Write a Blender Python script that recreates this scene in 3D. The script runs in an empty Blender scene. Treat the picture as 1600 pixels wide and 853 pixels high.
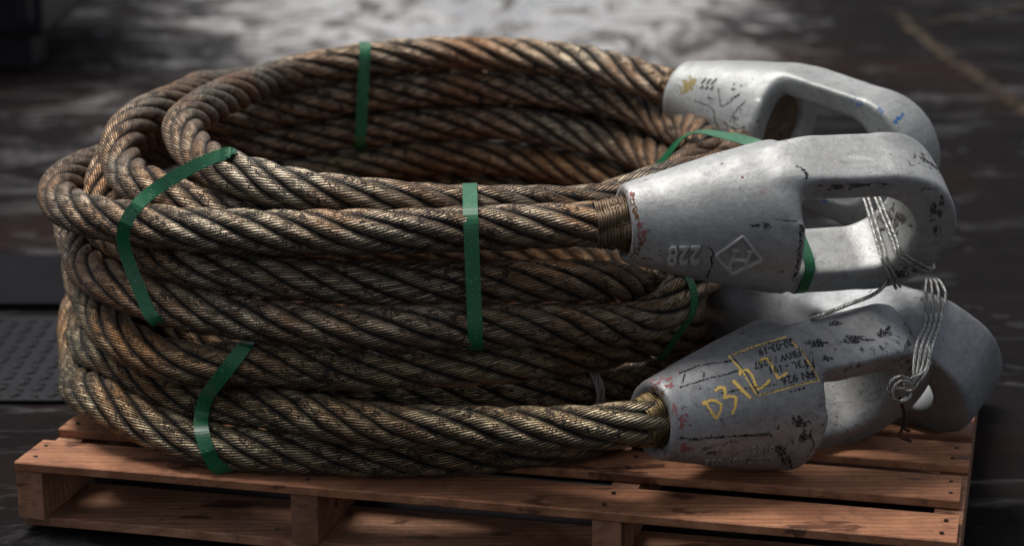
import bpy, bmesh, math, random
import numpy as np
from mathutils import Vector, Matrix, Euler
from mathutils.bvhtree import BVHTree

scn = bpy.context.scene
COL = scn.collection
R = math.radians

# ------------------------------------------------------------------ camera
PITCH = R(15.0); FPX = 3500.0; CAM_H = 0.984           # z = 0 is the top of the pallet
cam = bpy.data.cameras.new('camera'); cam_ob = bpy.data.objects.new('camera', cam); COL.objects.link(cam_ob)
cam_ob.location = (0, 0, CAM_H); cam_ob.rotation_euler = (math.pi/2 - PITCH, 0, 0)
cam.sensor_width = 36.0; cam.lens = 36.0*FPX/1600.0
cam.clip_start = 0.05; cam.clip_end = 300
cam.dof.use_dof = True; cam.dof.focus_distance = 2.80; cam.dof.aperture_fstop = 3.6
scn.camera = cam_ob

# ------------------------------------------------------------------ sky, sun, exposure
SUN_EL, SUN_AZ = R(66), R(-48)      # azimuth measured from +Y (behind the coil) towards +X
w = bpy.data.worlds.new('World'); scn.world = w; w.use_nodes = True
nt = w.node_tree; nt.nodes.clear()
sky = nt.nodes.new('ShaderNodeTexSky'); sky.sky_type = 'NISHITA'; sky.sun_disc = False
sky.sun_elevation = SUN_EL; sky.sun_rotation = SUN_AZ
sky.air_density = 1.0; sky.dust_density = 3.0; sky.ozone_density = 1.0
hs = nt.nodes.new('ShaderNodeHueSaturation'); hs.inputs['Saturation'].default_value = 0.35
bg = nt.nodes.new('ShaderNodeBackground'); bg.inputs['Strength'].default_value = 0.076
wo = nt.nodes.new('ShaderNodeOutputWorld')
nt.links.new(sky.outputs[0], hs.inputs['Color']); nt.links.new(hs.outputs[0], bg.inputs[0]); nt.links.new(bg.outputs[0], wo.inputs[0])
sun = bpy.data.lights.new('sun', 'SUN'); sun.energy = 2.7; sun.angle = R(26); sun.color = (1, .965, .91)
sun_ob = bpy.data.objects.new('sun', sun); COL.objects.link(sun_ob)
sd = Vector((math.sin(SUN_AZ)*math.cos(SUN_EL), math.cos(SUN_AZ)*math.cos(SUN_EL), math.sin(SUN_EL)))
sun_ob.rotation_euler = sd.to_track_quat('Z', 'Y').to_euler()
scn.view_settings.view_transform = 'Standard'; scn.view_settings.look = 'None'
scn.view_settings.exposure = 0.42; scn.view_settings.gamma = 1.0

random.seed(7); RNG = np.random.default_rng(7)

# ------------------------------------------------------------------ object helpers
def tag(o, label=None, cat=None, group=None, kind=None):
    if label: o['label'] = label
    if cat: o['category'] = cat
    if group: o['group'] = group
    if kind: o['kind'] = kind
    return o
def empty(name, loc=(0, 0, 0), label=None, cat=None, group=None):
    o = bpy.data.objects.new(name, None); COL.objects.link(o); o.location = loc; o.empty_display_size = .05
    return tag(o, label, cat, group)
def link_mesh(name, me, mat=None, parent=None, smooth=False):
    o = bpy.data.objects.new(name, me); COL.objects.link(o)
    if mat: me.materials.append(mat)
    if smooth: me.polygons.foreach_set('use_smooth', [True]*len(me.polygons))
    if parent:
        o.parent = parent; o.matrix_parent_inverse = Matrix.Translation(-Vector(parent_loc(parent)))
    return o
def parent_loc(o):
    l = Vector(o.location)
    return l if o.parent is None else l
def obj(name, verts, faces, mat=None, parent=None, smooth=False):
    me = bpy.data.meshes.new(name); me.from_pydata([tuple(v) for v in verts], [], [tuple(f) for f in faces]); me.update()
    return link_mesh(name, me, mat, parent, smooth)
def obj_bm(name, bm, mat=None, parent=None, smooth=False):
    me = bpy.data.meshes.new(name); bm.to_mesh(me); bm.free(); me.update()
    return link_mesh(name, me, mat, parent, smooth)

def nrm(a): return a/np.maximum(np.linalg.norm(a, axis=-1, keepdims=True), 1e-12)
def catmull(P, step, closed=False):
    P = np.asarray(P, float)
    if closed: P = np.vstack([P, P[:1]])
    d = np.linalg.norm(np.diff(P, axis=0), axis=1); t = np.r_[0, np.cumsum(d)]
    if closed: Pe = np.vstack([P[-2], P, P[1]]); te = np.r_[-d[-1], t, t[-1]+d[0]]
    else: Pe = np.vstack([2*P[0]-P[1], P, 2*P[-1]-P[-2]]); te = np.r_[-d[0], t, t[-1]+d[-1]]
    m = np.empty_like(Pe); m[1:-1] = (Pe[2:]-Pe[:-2])/(te[2:]-te[:-2])[:, None]; m[0] = m[1]; m[-1] = m[-2]
    n = max(int(round(t[-1]/step)), 3); q = np.linspace(0, t[-1], n+1)
    i = np.clip(np.searchsorted(t, q, side='right')-1, 0, len(t)-2); h = (t[i+1]-t[i]); s = ((q-t[i])/h)[:, None]; h = h[:, None]
    a, b = Pe[i+1], Pe[i+2]; ma, mb = m[i+1]*h, m[i+2]*h
    out = (2*s**3-3*s**2+1)*a+(s**3-2*s**2+s)*ma+(-2*s**3+3*s**2)*b+(s**3-s**2)*mb
    return out[:-1] if closed else out
def frames(P, closed=False, up=None):
    """tangent, normal, binormal by parallel transport"""
    if closed: T = nrm(np.roll(P, -1, 0)-np.roll(P, 1, 0))
    else: T = nrm(np.gradient(P, axis=0))
    N = np.empty_like(T); u0 = np.array(up if up is not None else (0, 0, 1.0))
    v = u0-T[0]*(u0@T[0])
    if np.linalg.norm(v) < 1e-3: v = np.array((0, 1.0, 0))-T[0]*T[0][1]
    N[0] = v/np.linalg.norm(v)
    for k in range(1, len(P)):
        v = N[k-1]-T[k]*(N[k-1]@T[k]); N[k] = v/np.linalg.norm(v)
    return T, N, np.cross(T, N)
def tube_mesh(P, rad, nc, closed=False, F=None, uv=True, caps=True):
    """verts, quads, uvs(per loop) of a tube; rad scalar or array"""
    n = len(P); T, N, B = F if F is not None else frames(P, closed)
    a = np.arange(nc)/nc*2*math.pi; rad = np.broadcast_to(np.asarray(rad, float), (n,))
    V = P[:, None]+rad[:, None, None]*(np.cos(a)[None, :, None]*N[:, None]+np.sin(a)[None, :, None]*B[:, None])
    rows = n if closed else n-1
    i = np.arange(rows)[:, None]; j = np.arange(nc)[None]; i2 = (i+1) % n; j2 = (j+1) % nc
    Q = np.stack([i*nc+j, i2*nc+j, i2*nc+j2, i*nc+j2], -1).reshape(-1, 4)[:, ::-1]
    L = np.r_[0, np.cumsum(np.linalg.norm(np.diff(P, axis=0), axis=1))]
    if closed: L = np.r_[L, L[-1]+np.linalg.norm(P[0]-P[-1])]
    lu = np.stack([np.broadcast_to(j/nc, (rows, nc)), np.broadcast_to(j/nc, (rows, nc)), np.broadcast_to((j+1)/nc, (rows, nc)), np.broadcast_to((j+1)/nc, (rows, nc))], -1)
    lv = np.stack([np.broadcast_to(L[i], (rows, nc)), np.broadcast_to(L[i+1], (rows, nc)), np.broadcast_to(L[i+1], (rows, nc)), np.broadcast_to(L[i], (rows, nc))], -1)
    UV = np.stack([lu, lv], -1).reshape(-1, 4, 2)[:, ::-1]
    return V.reshape(-1, 3), Q, UV
def big_mesh(name, parts, mat, parent=None, smooth=True, close_ends=None):
    vs, qs, us, o = [], [], [], 0
    for V, Q, U in parts: vs.append(V); qs.append(Q+o); us.append(U); o += len(V)
    V = np.vstack(vs); Q = np.vstack(qs); U = np.vstack(us)
    me = bpy.data.meshes.new(name)
    me.vertices.add(len(V)); me.vertices.foreach_set('co', V.astype(np.float32).ravel())
    me.loops.add(len(Q)*4); me.loops.foreach_set('vertex_index', Q.astype(np.int32).ravel())
    me.polygons.add(len(Q)); me.polygons.foreach_set('loop_start', np.arange(0, len(Q)*4, 4, dtype=np.int32))
    try: me.polygons.foreach_set('loop_total', np.full(len(Q), 4, dtype=np.int32))
    except Exception: pass
    me.update(calc_edges=True)
    ul = me.uv_layers.new(name='UVMap'); ul.data.foreach_set('uv', U.astype(np.float32).ravel())
    return link_mesh(name, me, mat, parent, smooth)
def caps_for(n_rows, nc): pass

# ------------------------------------------------------------------ material helpers
def new_mat(name):
    m = bpy.data.materials.new(name); m.use_nodes = True; t = m.node_tree; t.nodes.clear()
    out = t.nodes.new('ShaderNodeOutputMaterial'); p = t.nodes.new('ShaderNodeBsdfPrincipled'); t.links.new(p.outputs[0], out.inputs[0])
    return m, t, p
class NT:
    def __init__(s, t): s.t = t
    def n(s, ty, **k):
        x = s.t.nodes.new(ty)
        for a, b in k.items(): setattr(x, a, b)
        return x
    def set(s, sock, v):
        if hasattr(v, 'is_linked') or isinstance(v, bpy.types.NodeSocket): s.t.links.new(v, sock)
        else: sock.default_value = v
    def math(s, op, a, b=None, c=None, clamp=False):
        x = s.n('ShaderNodeMath', operation=op, use_clamp=clamp); s.set(x.inputs[0], a)
        if b is not None: s.set(x.inputs[1], b)
        if c is not None: s.set(x.inputs[2], c)
        return x.outputs[0]
    def coord(s, which='Object'): return s.n('ShaderNodeTexCoord').outputs[which]
    def mapping(s, v, scale=(1, 1, 1), loc=(0, 0, 0), rot=(0, 0, 0)):
        x = s.n('ShaderNodeMapping'); s.set(x.inputs[0], v); x.inputs['Scale'].default_value = scale; x.inputs['Location'].default_value = loc; x.inputs['Rotation'].default_value = rot
        return x.outputs[0]
    def noise(s, v, scale, detail=4, rough=.55, dist=0.0, col=False):
        x = s.n('ShaderNodeTexNoise'); s.set(x.inputs['Vector'], v); x.inputs['Scale'].default_value = scale; x.inputs['Detail'].default_value = detail
        x.inputs['Roughness'].default_value = rough; x.inputs['Distortion'].default_value = dist
        return x.outputs[1 if col else 0]
    def ramp(s, f, *stops, interp='LINEAR'):
        x = s.n('ShaderNodeValToRGB'); s.set(x.inputs[0], f); e = x.color_ramp.elements; x.color_ramp.interpolation = interp
        while len(e) < len(stops): e.new(.5)
        for k, (p, c) in zip(e, stops): k.position = p; k.color = (c, c, c, 1) if not isinstance(c, tuple) else (*c, 1)
        return x.outputs[0]
    def mix(s, f, a, b, mode='MIX'):
        x = s.n('ShaderNodeMix', data_type='RGBA', blend_type=mode); s.set(x.inputs[0], f)
        for k, v in ((6, a), (7, b)):
            if isinstance(v, tuple): v = (*v, 1) if len(v) == 3 else v
            s.set(x.inputs[k], v)
        return x.outputs[2]
    def maprange(s, v, a, b, c=0., d=1.):
        x = s.n('ShaderNodeMapRange'); s.set(x.inputs[0], v)
        for k, q in zip((1, 2, 3, 4), (a, b, c, d)): x.inputs[k].default_value = q
        return x.outputs[0]
    def bump(s, h, strength=.5, dist=.001, normal=None):
        x = s.n('ShaderNodeBump'); s.set(x.inputs['Height'], h); x.inputs['Strength'].default_value = strength; x.inputs['Distance'].default_value = dist
        if normal is not None: s.set(x.inputs['Normal'], normal)
        return x.outputs[0]
def wire_rope_mat(name, NW=16, slope=.75, rad=.0103, seed=0.0, brass=(.42, .34, .22), rust=(.36, .15, .06), rust_amt=.45, grease_amt=.5, groove_amt=.95):
    m, t, p = new_mat(name); g = NT(t)
    uv = g.n('ShaderNodeUVMap'); sep = g.n('ShaderNodeSeparateXYZ'); g.set(sep.inputs[0], uv.outputs[0])
    ph = g.math('MULTIPLY_ADD', sep.outputs[1], NW*slope/(2*math.pi*rad), g.math('MULTIPLY', sep.outputs[0], float(NW)))
    fr = g.math('FRACT', ph); x = g.math('MULTIPLY_ADD', fr, 2.0, -1.0); x2 = g.math('MULTIPLY', x, x)
    hgt = g.math('SQRT', g.math('SUBTRACT', 1.02, x2, clamp=True))
    fl = g.math('FLOOR', ph); wn = g.n('ShaderNodeTexWhiteNoise', noise_dimensions='1D'); g.set(wn.inputs['W'], fl)
    ob = g.mapping(g.coord('Object'), loc=(seed, seed*.7, seed*1.3))
    big = g.noise(ob, 5.0, 3); mid = g.noise(ob, 55, 6, .68, .5); fine = g.noise(ob, 330, 4, .7)
    uvn = g.noise(g.mapping(uv.outputs[0], scale=(14., 60., 1.)), 1., 5, .65, .3)
    # colour of bare wire: brass-brown to rust
    rmask = g.ramp(g.math('MULTIPLY_ADD', big, .75, g.math('MULTIPLY', mid, .35)), (.50-.25*rust_amt, 0.), (.74-.25*rust_amt, 1.))
    steel = g.mix(wn.outputs[0], tuple(c*.38 for c in brass), tuple(min(1, c*1.75) for c in brass))
    rcol = g.mix(fine, tuple(c*.45 for c in rust), tuple(c*1.25 for c in rust))
    bare = g.mix(g.math('MULTIPLY', rmask, .85), steel, rcol)
    # black grease: in the valleys between wires and in patches
    patch = g.ramp(g.math('ADD', g.math('ADD', g.math('MULTIPLY', mid, .42), g.math('MULTIPLY', fine, .30)), g.math('MULTIPLY', uvn, .36)), (.64-.10*grease_amt, 0.), (.68-.10*grease_amt, 1.))
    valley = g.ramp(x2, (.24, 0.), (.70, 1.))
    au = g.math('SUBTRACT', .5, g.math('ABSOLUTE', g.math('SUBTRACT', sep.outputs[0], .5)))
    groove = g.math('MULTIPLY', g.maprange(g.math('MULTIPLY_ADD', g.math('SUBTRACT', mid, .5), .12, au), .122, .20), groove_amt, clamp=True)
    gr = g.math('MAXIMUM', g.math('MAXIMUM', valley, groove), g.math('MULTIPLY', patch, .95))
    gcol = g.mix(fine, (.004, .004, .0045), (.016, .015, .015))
    g.set(p.inputs['Specular IOR Level'], g.math('MULTIPLY_ADD', gr, -.25, .5))
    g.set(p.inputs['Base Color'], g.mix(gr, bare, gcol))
    g.set(p.inputs['Metallic'], g.math('MULTIPLY_ADD', gr, -.85, .88))
    g.set(p.inputs['Roughness'], g.math('MULTIPLY_ADD', fine, .3, g.math('MULTIPLY_ADD', rmask, .12, .20)))
    h = g.math('ADD', g.math('MULTIPLY', hgt, g.math('MULTIPLY_ADD', patch, -.55, 1.0)), g.math('MULTIPLY', fine, .35))
    g.set(p.inputs['Normal'], g.bump(h, 1.0, .0018))
    return m
def cast_mat(name, base=(.50, .50, .485), warm=.2, seed=0., dirt=.5, red=0.4):
    m, t, p = new_mat(name); g = NT(t)
    ob = g.mapping(g.coord('Object'), loc=(seed, seed*.6, seed*1.7))
    big = g.noise(ob, 9, 5, .6); mid = g.noise(ob, 42, 6, .65); fine = g.noise(ob, 420, 4, .7); streak = g.noise(g.mapping(ob, scale=(9, 60, 60)), 1.6, 5, .6)
    c = g.mix(g.ramp(big, (.3, 0.), (.7, 1.)), tuple(b*.70 for b in base), tuple(min(b*1.12, .8) for b in base))
    c = g.mix(g.math('MULTIPLY', g.ramp(g.noise(ob, 130, 6, .75), (.46, 0.), (.62, 1.)), .42), c, tuple(b*.52 for b in base))
    c = g.mix(g.math('MULTIPLY', g.ramp(streak, (.45, 0.), (.8, 1.)), .35), c, (base[0]*.62, base[1]*.6, base[2]*.62))
    c = g.mix(g.math('MULTIPLY', g.ramp(mid, (.57, 0.), (.68, 1.)), .30*dirt*2), c, (.12, .11, .105))
    spot = g.ramp(g.math('MULTIPLY_ADD', g.noise(ob, 85, 6, .7), .8, g.math('MULTIPLY', big, .32)), (.685-.03*dirt, 0.), (.71-.03*dirt, 1.))
    c = g.mix(g.math('MULTIPLY', spot, .9), c, (.03, .03, .032))
    sc = g.noise(g.mapping(ob, scale=(14, 34, 34), rot=(.3, .2, .5)), 2.1, 7, .72, .9)
    c = g.mix(g.math('MULTIPLY', g.ramp(sc, (.53, 0.), (.62, 1.)), .55*dirt), c, tuple(b*.34 for b in base))
    c = g.mix(g.math('MULTIPLY', g.ramp(sc, (.30, 1.), (.40, 0.)), .5), c, tuple(min(b*1.35, .82) for b in base))
    rp = g.ramp(g.noise(g.mapping(ob, loc=(3.1, 1.2, .4)), 26, 5, .6), (.69-.04*red, 0.), (.74-.04*red, 1.))
    c = g.mix(g.math('MULTIPLY', rp, .55*red*2), c, (.26, .10, .09))
    c = g.mix(g.math('MULTIPLY', g.ramp(fine, (.55, 0.), (.8, 1.)), .25), c, (.2, .19, .18))
    g.set(p.inputs['Base Color'], c)
    p.inputs['Metallic'].default_value = .36
    g.set(p.inputs['Roughness'], g.math('MULTIPLY_ADD', mid, .35, .33))
    h = g.math('ADD', g.math('MULTIPLY', fine, .5), g.math('MULTIPLY', mid, 1.2))
    g.set(p.inputs['Normal'], g.bump(h, .34, .0024))
    return m
def wood_mat(name, base=(.40, .20, .105), seed=0.):
    m, t, p = new_mat(name); g = NT(t)
    oi = g.n('ShaderNodeObjectInfo')
    off = g.n('ShaderNodeCombineXYZ'); g.set(off.inputs[0], g.math('MULTIPLY', oi.outputs['Random'], 37.)); g.set(off.inputs[1], g.math('MULTIPLY', oi.outputs['Random'], 11.))
    va = g.n('ShaderNodeVectorMath', operation='ADD'); g.set(va.inputs[0], g.coord('Object')); g.set(va.inputs[1], off.outputs[0]); v = va.outputs[0]
    rings = g.noise(g.mapping(v, scale=(1.3, 16, 16)), 2.2, 4, .6, .6)
    wv = g.n('ShaderNodeTexWave', wave_type='BANDS', bands_direction='Y'); g.set(wv.inputs['Vector'], g.mapping(v, scale=(.25, 1, 1.4))); wv.inputs['Scale'].default_value = 24; wv.inputs['Distortion'].default_value = 5.5; wv.inputs['Detail'].default_value = 3; wv.inputs['Detail Scale'].default_value = 1.2
    fib = g.noise(g.mapping(v, scale=(10, 260, 260)), 1.2, 4, .6); saw = g.noise(g.mapping(v, scale=(420, 6, 30)), 1., 3, .6)
    c = g.mix(g.ramp(rings, (.3, 0.), (.72, 1.)), tuple(b*1.15 for b in base), (base[0]*.72, base[1]*.62, base[2]*.58))
    c = g.mix(g.math('MULTIPLY', g.math('POWER', wv.outputs['Fac'], 2.), .75), c, (base[0]*.55, base[1]*.42, base[2]*.35))
    c = g.mix(g.math('MULTIPLY', g.ramp(fib, (.4, 0.), (.7, 1.)), .45), c, (base[0]*1.25, base[1]*1.25, base[2]*1.2))
    c = g.mix(g.math('MULTIPLY', g.ramp(saw, (.5, 0.), (.75, 1.)), .22), c, (base[0]*.5, base[1]*.45, base[2]*.42))
    br = g.math('MULTIPLY_ADD', oi.outputs['Random'], .3, .8); hv = g.n('ShaderNodeHueSaturation'); g.set(hv.inputs['Color'], c); g.set(hv.inputs['Value'], br); c = hv.outputs[0]
    oil = g.ramp(g.noise(g.mapping(v, scale=(.6, 1.6, 1.)), 13, 5, .6, .3), (.595, 0.), (.625, 1.))
    c = g.mix(g.math('MULTIPLY', oil, .8), c, (.045, .016, .010))
    damp = g.ramp(g.noise(v, 5.5, 5, .65, .6), (.42, 0.), (.60, 1.)); c = g.mix(g.math('MULTIPLY', damp, .62), c, (base[0]*.38, base[1]*.3, base[2]*.28))
    kn = g.n('ShaderNodeTexVoronoi', feature='F1'); g.set(kn.inputs['Vector'], g.mapping(v, scale=(.7, 1.6, 1.))); kn.inputs['Scale'].default_value = 7.5
    c = g.mix(g.math('MULTIPLY', g.ramp(kn.outputs['Distance'], (.05, 1.), (.12, 0.)), .8), c, (.07, .028, .014))
    dirt = g.ramp(g.noise(v, 55, 6, .7), (.54, 0.), (.70, 1.)); c = g.mix(g.math('MULTIPLY', dirt, .6), c, (.06, .035, .025))
    g.set(p.inputs['Base Color'], c); g.set(p.inputs['Roughness'], g.math('MULTIPLY_ADD', oil, -.3, .72)); p.inputs['Specular IOR Level'].default_value = .3
    g.set(p.inputs['Normal'], g.bump(g.math('ADD', fib, g.math('MULTIPLY', saw, .8)), .35, .0012))
    return m
def plain_mat(name, col, rough=.5, metal=0., var=.25, scale=60, spec=.5, bump=.15):
    m, t, p = new_mat(name); g = NT(t); ob = g.coord('Object'); n1 = g.noise(ob, scale, 5, .6); n2 = g.noise(ob, scale*7, 3)
    c = g.mix(n1, tuple(b*(1-var) for b in col), tuple(min(1, b*(1+var)) for b in col))
    g.set(p.inputs['Base Color'], c); p.inputs['Metallic'].default_value = metal; p.inputs['Specular IOR Level'].default_value = spec
    g.set(p.inputs['Roughness'], g.math('MULTIPLY_ADD', n2, .25, rough-.12)); g.set(p.inputs['Normal'], g.bump(g.math('ADD', n1, n2), bump, .001))
    return m
def strap_mat():
    m, t, p = new_mat('green strapping'); g = NT(t); ob = g.coord('Object')
    n1 = g.noise(ob, 40, 5, .6); drops = g.n('ShaderNodeTexVoronoi', feature='F1'); g.set(drops.inputs['Vector'], ob); drops.inputs['Scale'].default_value = 330
    d = g.ramp(drops.outputs['Distance'], (.13, 1.), (.26, 0.)); keep = g.ramp(g.noise(ob, 90, 3), (.5, 0.), (.58, 1.)); d = g.math('MULTIPLY', d, keep)
    c = g.mix(n1, (.006, .085, .034), (.013, .15, .06)); scuff = g.ramp(g.noise(ob, 140, 6, .7), (.6, 0.), (.7, 1.))
    c = g.mix(g.math('MULTIPLY', scuff, .6), c, (.01, .035, .02)); c = g.mix(g.math('MULTIPLY', d, .7), c, (.35, .55, .42))
    g.set(p.inputs['Base Color'], c); g.set(p.inputs['Roughness'], g.math('MULTIPLY_ADD', n1, .2, .26)); g.set(p.inputs['Normal'], g.bump(g.math('ADD', d, g.math('MULTIPLY', n1, .3)), .5, .0008))
    return m
def ground_mat():
    m, t, p = new_mat('wet dark deck'); g = NT(t); ob = g.coord('Object')
    big = g.noise(ob, .9, 5, .6, .4); mid = g.noise(g.mapping(ob, scale=(1., 2.2, 1.)), 3.2, 7, .65, .8); fine = g.noise(ob, 30, 6, .65)
    streak = g.noise(g.mapping(ob, scale=(1.5, 3.2, 1), rot=(0, 0, R(24))), 1.7, 7, .68, 1.8)
    c = g.mix(mid, (.003, .003, .004), (.014, .012, .0125)); c = g.mix(g.ramp(big, (.5, 0.), (.75, 1.)), c, (.024, .013, .010))
    c = g.mix(g.math('MULTIPLY', g.ramp(streak, (.56, 0.), (.72, 1.)), .45), c, (.07, .066, .072))
    # the wet sheet behind the coil: an area of standing water with a ragged edge
    sep = g.n('ShaderNodeSeparateXYZ'); g.set(sep.inputs[0], ob)
    def blob(cx, cy, rx, ry, dist=.5):
        a = g.math('DIVIDE', g.math('SUBTRACT', sep.outputs[0], cx), rx); b = g.math('DIVIDE', g.math('SUBTRACT', sep.outputs[1], cy), ry)
        return g.math('MULTIPLY_ADD', g.math('SUBTRACT', g.math('MULTIPLY_ADD', streak, .6, g.math('MULTIPLY', mid, .4)), .5), dist*5.5, g.math('SQRT', g.math('ADD', g.math('MULTIPLY', a, a), g.math('MULTIPLY', b, b))))
    pud = g.math('MAXIMUM', g.maprange(blob(*PUDDLE), 1.5, .35), g.math('MULTIPLY', g.math('MULTIPLY', g.maprange(blob(-.62, 5.7, .55, 1.4), 1.3, .5), g.ramp(streak, (.48, 0.), (.64, 1.))), .36))
    brk = g.ramp(g.noise(g.mapping(ob, scale=(1.2, .55, 1), rot=(0, 0, R(-20))), 3.4, 7, .7, 1.4), (.40, .12), (.56, 1.))
    pud = g.math('MULTIPLY', pud, brk)
    g.set(p.inputs['Base Color'], g.mix(g.math('MULTIPLY', pud, .9), c, (.80, .78, .77)))
    g.set(p.inputs['Metallic'], g.math('MULTIPLY', pud, .9))
    wet = g.math('MAXIMUM', pud, g.math('MULTIPLY', g.ramp(streak, (.55, 0.), (.7, 1.)), .55))
    g.set(p.inputs['Roughness'], g.math('MULTIPLY_ADD', wet, -.62, g.math('MULTIPLY_ADD', fine, .15, .72)))
    g.set(p.inputs['Specular IOR Level'], g.math('MULTIPLY_ADD', wet, .45, .02))
    h = g.math('MULTIPLY', g.math('ADD', g.math('MULTIPLY', fine, .35), mid), g.math('MULTIPLY_ADD', pud, -.85, 1.))
    g.set(p.inputs['Normal'], g.bump(h, .55, .02))
    return m

# ------------------------------------------------------------------ ground and the few things far behind
GZ = -0.100
PUDDLE = (-.12, 7.6, .72, 1.6)
gm = ground_mat()
tag(obj('deck_ground', [(-90, -60, GZ), (90, -60, GZ), (90, 120, GZ), (-90, 120, GZ)], [(0, 1, 2, 3)], gm), kind='structure')

def box_v(c, s): 
    x, y, z = c; a, b, d = s[0]/2, s[1]/2, s[2]/2
    return [(x-a, y-b, z-d), (x+a, y-b, z-d), (x+a, y+b, z-d), (x-a, y+b, z-d), (x-a, y-b, z+d), (x+a, y-b, z+d), (x+a, y+b, z+d), (x-a, y+b, z+d)]
BF = [(3, 2, 1, 0), (4, 5, 6, 7), (0, 1, 5, 4), (1, 2, 6, 5), (2, 3, 7, 6), (3, 0, 4, 7)]
def box_bm(c, s, bev=.002, M=None, seg=2):
    bm = bmesh.new(); vs = [bm.verts.new(v) for v in box_v(c, s)]
    for f in BF: bm.faces.new([vs[i] for i in f])
    if bev: bmesh.ops.bevel(bm, geom=bm.edges[:], offset=bev, segments=seg, affect='EDGES', profile=.6)
    if M is not None: bm.transform(M)
    return bm

# ------------------------------------------------------------------ pallet
PAL_O = Vector((-.643, 2.732, 0)); PAL_A = math.atan2(2.456-2.732, .525+.643)
PM = Matrix.Translation(PAL_O) @ Matrix.Rotation(PAL_A, 4, 'Z')          # x along the front edge, y to the back
PL, PD, BT = 1.20, .85, .0125
wood = wood_mat('pallet pine', (.43, .205, .11)); wood2 = wood_mat('pallet pine weathered', (.38, .205, .125), 5.)
nailm = plain_mat('nail steel', (.05, .035, .03), .5, .8)
pal = empty('wooden_pallet', (PAL_O.x, PAL_O.y, GZ), 'low reddish pine pallet with oil stained slats carrying the coiled wire ropes', 'pallet')
def board(name, c, s, mat, wob=.0015, seed=0):
    """a sawn board: many cross sections along x, slightly warped"""
    r = random.Random(seed); n = 26; vs = []; fs = []
    ph = [r.uniform(0, 6.28) for _ in range(4)]
    for i in range(n):
        t = i/(n-1); x = c[0]+(t-.5)*s[0]; dy = wob*math.sin(3.1*t+ph[0])+wob*.3*math.sin(17*t+ph[1]); dz = wob*.6*math.sin(2.3*t+ph[2]); e = .0016
        hy, hz = s[1]/2+wob*.25*math.sin(23*t+ph[3]), s[2]/2
        for y, z in ((-hy+e, -hz), (hy-e, -hz), (hy, -hz+e), (hy, hz-e), (hy-e, hz), (-hy+e, hz), (-hy, hz-e), (-hy, -hz+e)): vs.append(PM @ Vector((x, c[1]+y+dy, c[2]+z+dz)))
    for i in range(n-1):
        for j in range(8): fs.append((i*8+j, i*8+(j+1) % 8, (i+1)*8+(j+1) % 8, (i+1)*8+j)[::-1])
    fs.append(tuple(range(8))); fs.append(tuple(range((n-1)*8, n*8))[::-1])
    o = obj(name, vs, fs, mat, pal); return o
ys = [.045, .182, .312, .432, .555, .680, .805]
for k, y in enumerate(ys):
    b = board('deck_board', (PL/2+random.uniform(-.004, .004), y, -BT/2), (PL+random.uniform(-.006, .006), .090, BT), wood, seed=k)
    for xs in (.018, .39, .775, PL-.018):
        for dy in (-.022, .02):
            bm = bmesh.new(); bmesh.ops.create_cone(bm, cap_ends=True, segments=10, radius1=.0032, radius2=.0026, depth=.0016, matrix=PM @ Matrix.Translation((xs+random.uniform(-.004, .004), y+dy, .0008)))
            obj_bm('nail', bm, nailm, b)
SH = .066
for k, x in enumerate((.0175, .391, .778, PL-.0175)):
    n = obj_bm('stringer', box_bm((x, PD/2-.002, -BT-SH/2-.0006), (.036, PD-.012, SH), .0015, PM), wood2, pal)
for k, y in enumerate((.085, .43, .78)):
    board('bottom_board', (PL/2, y, -BT-SH-.0075-.001), (PL-.004, .135, .0130), wood2, seed=40+k)

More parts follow.
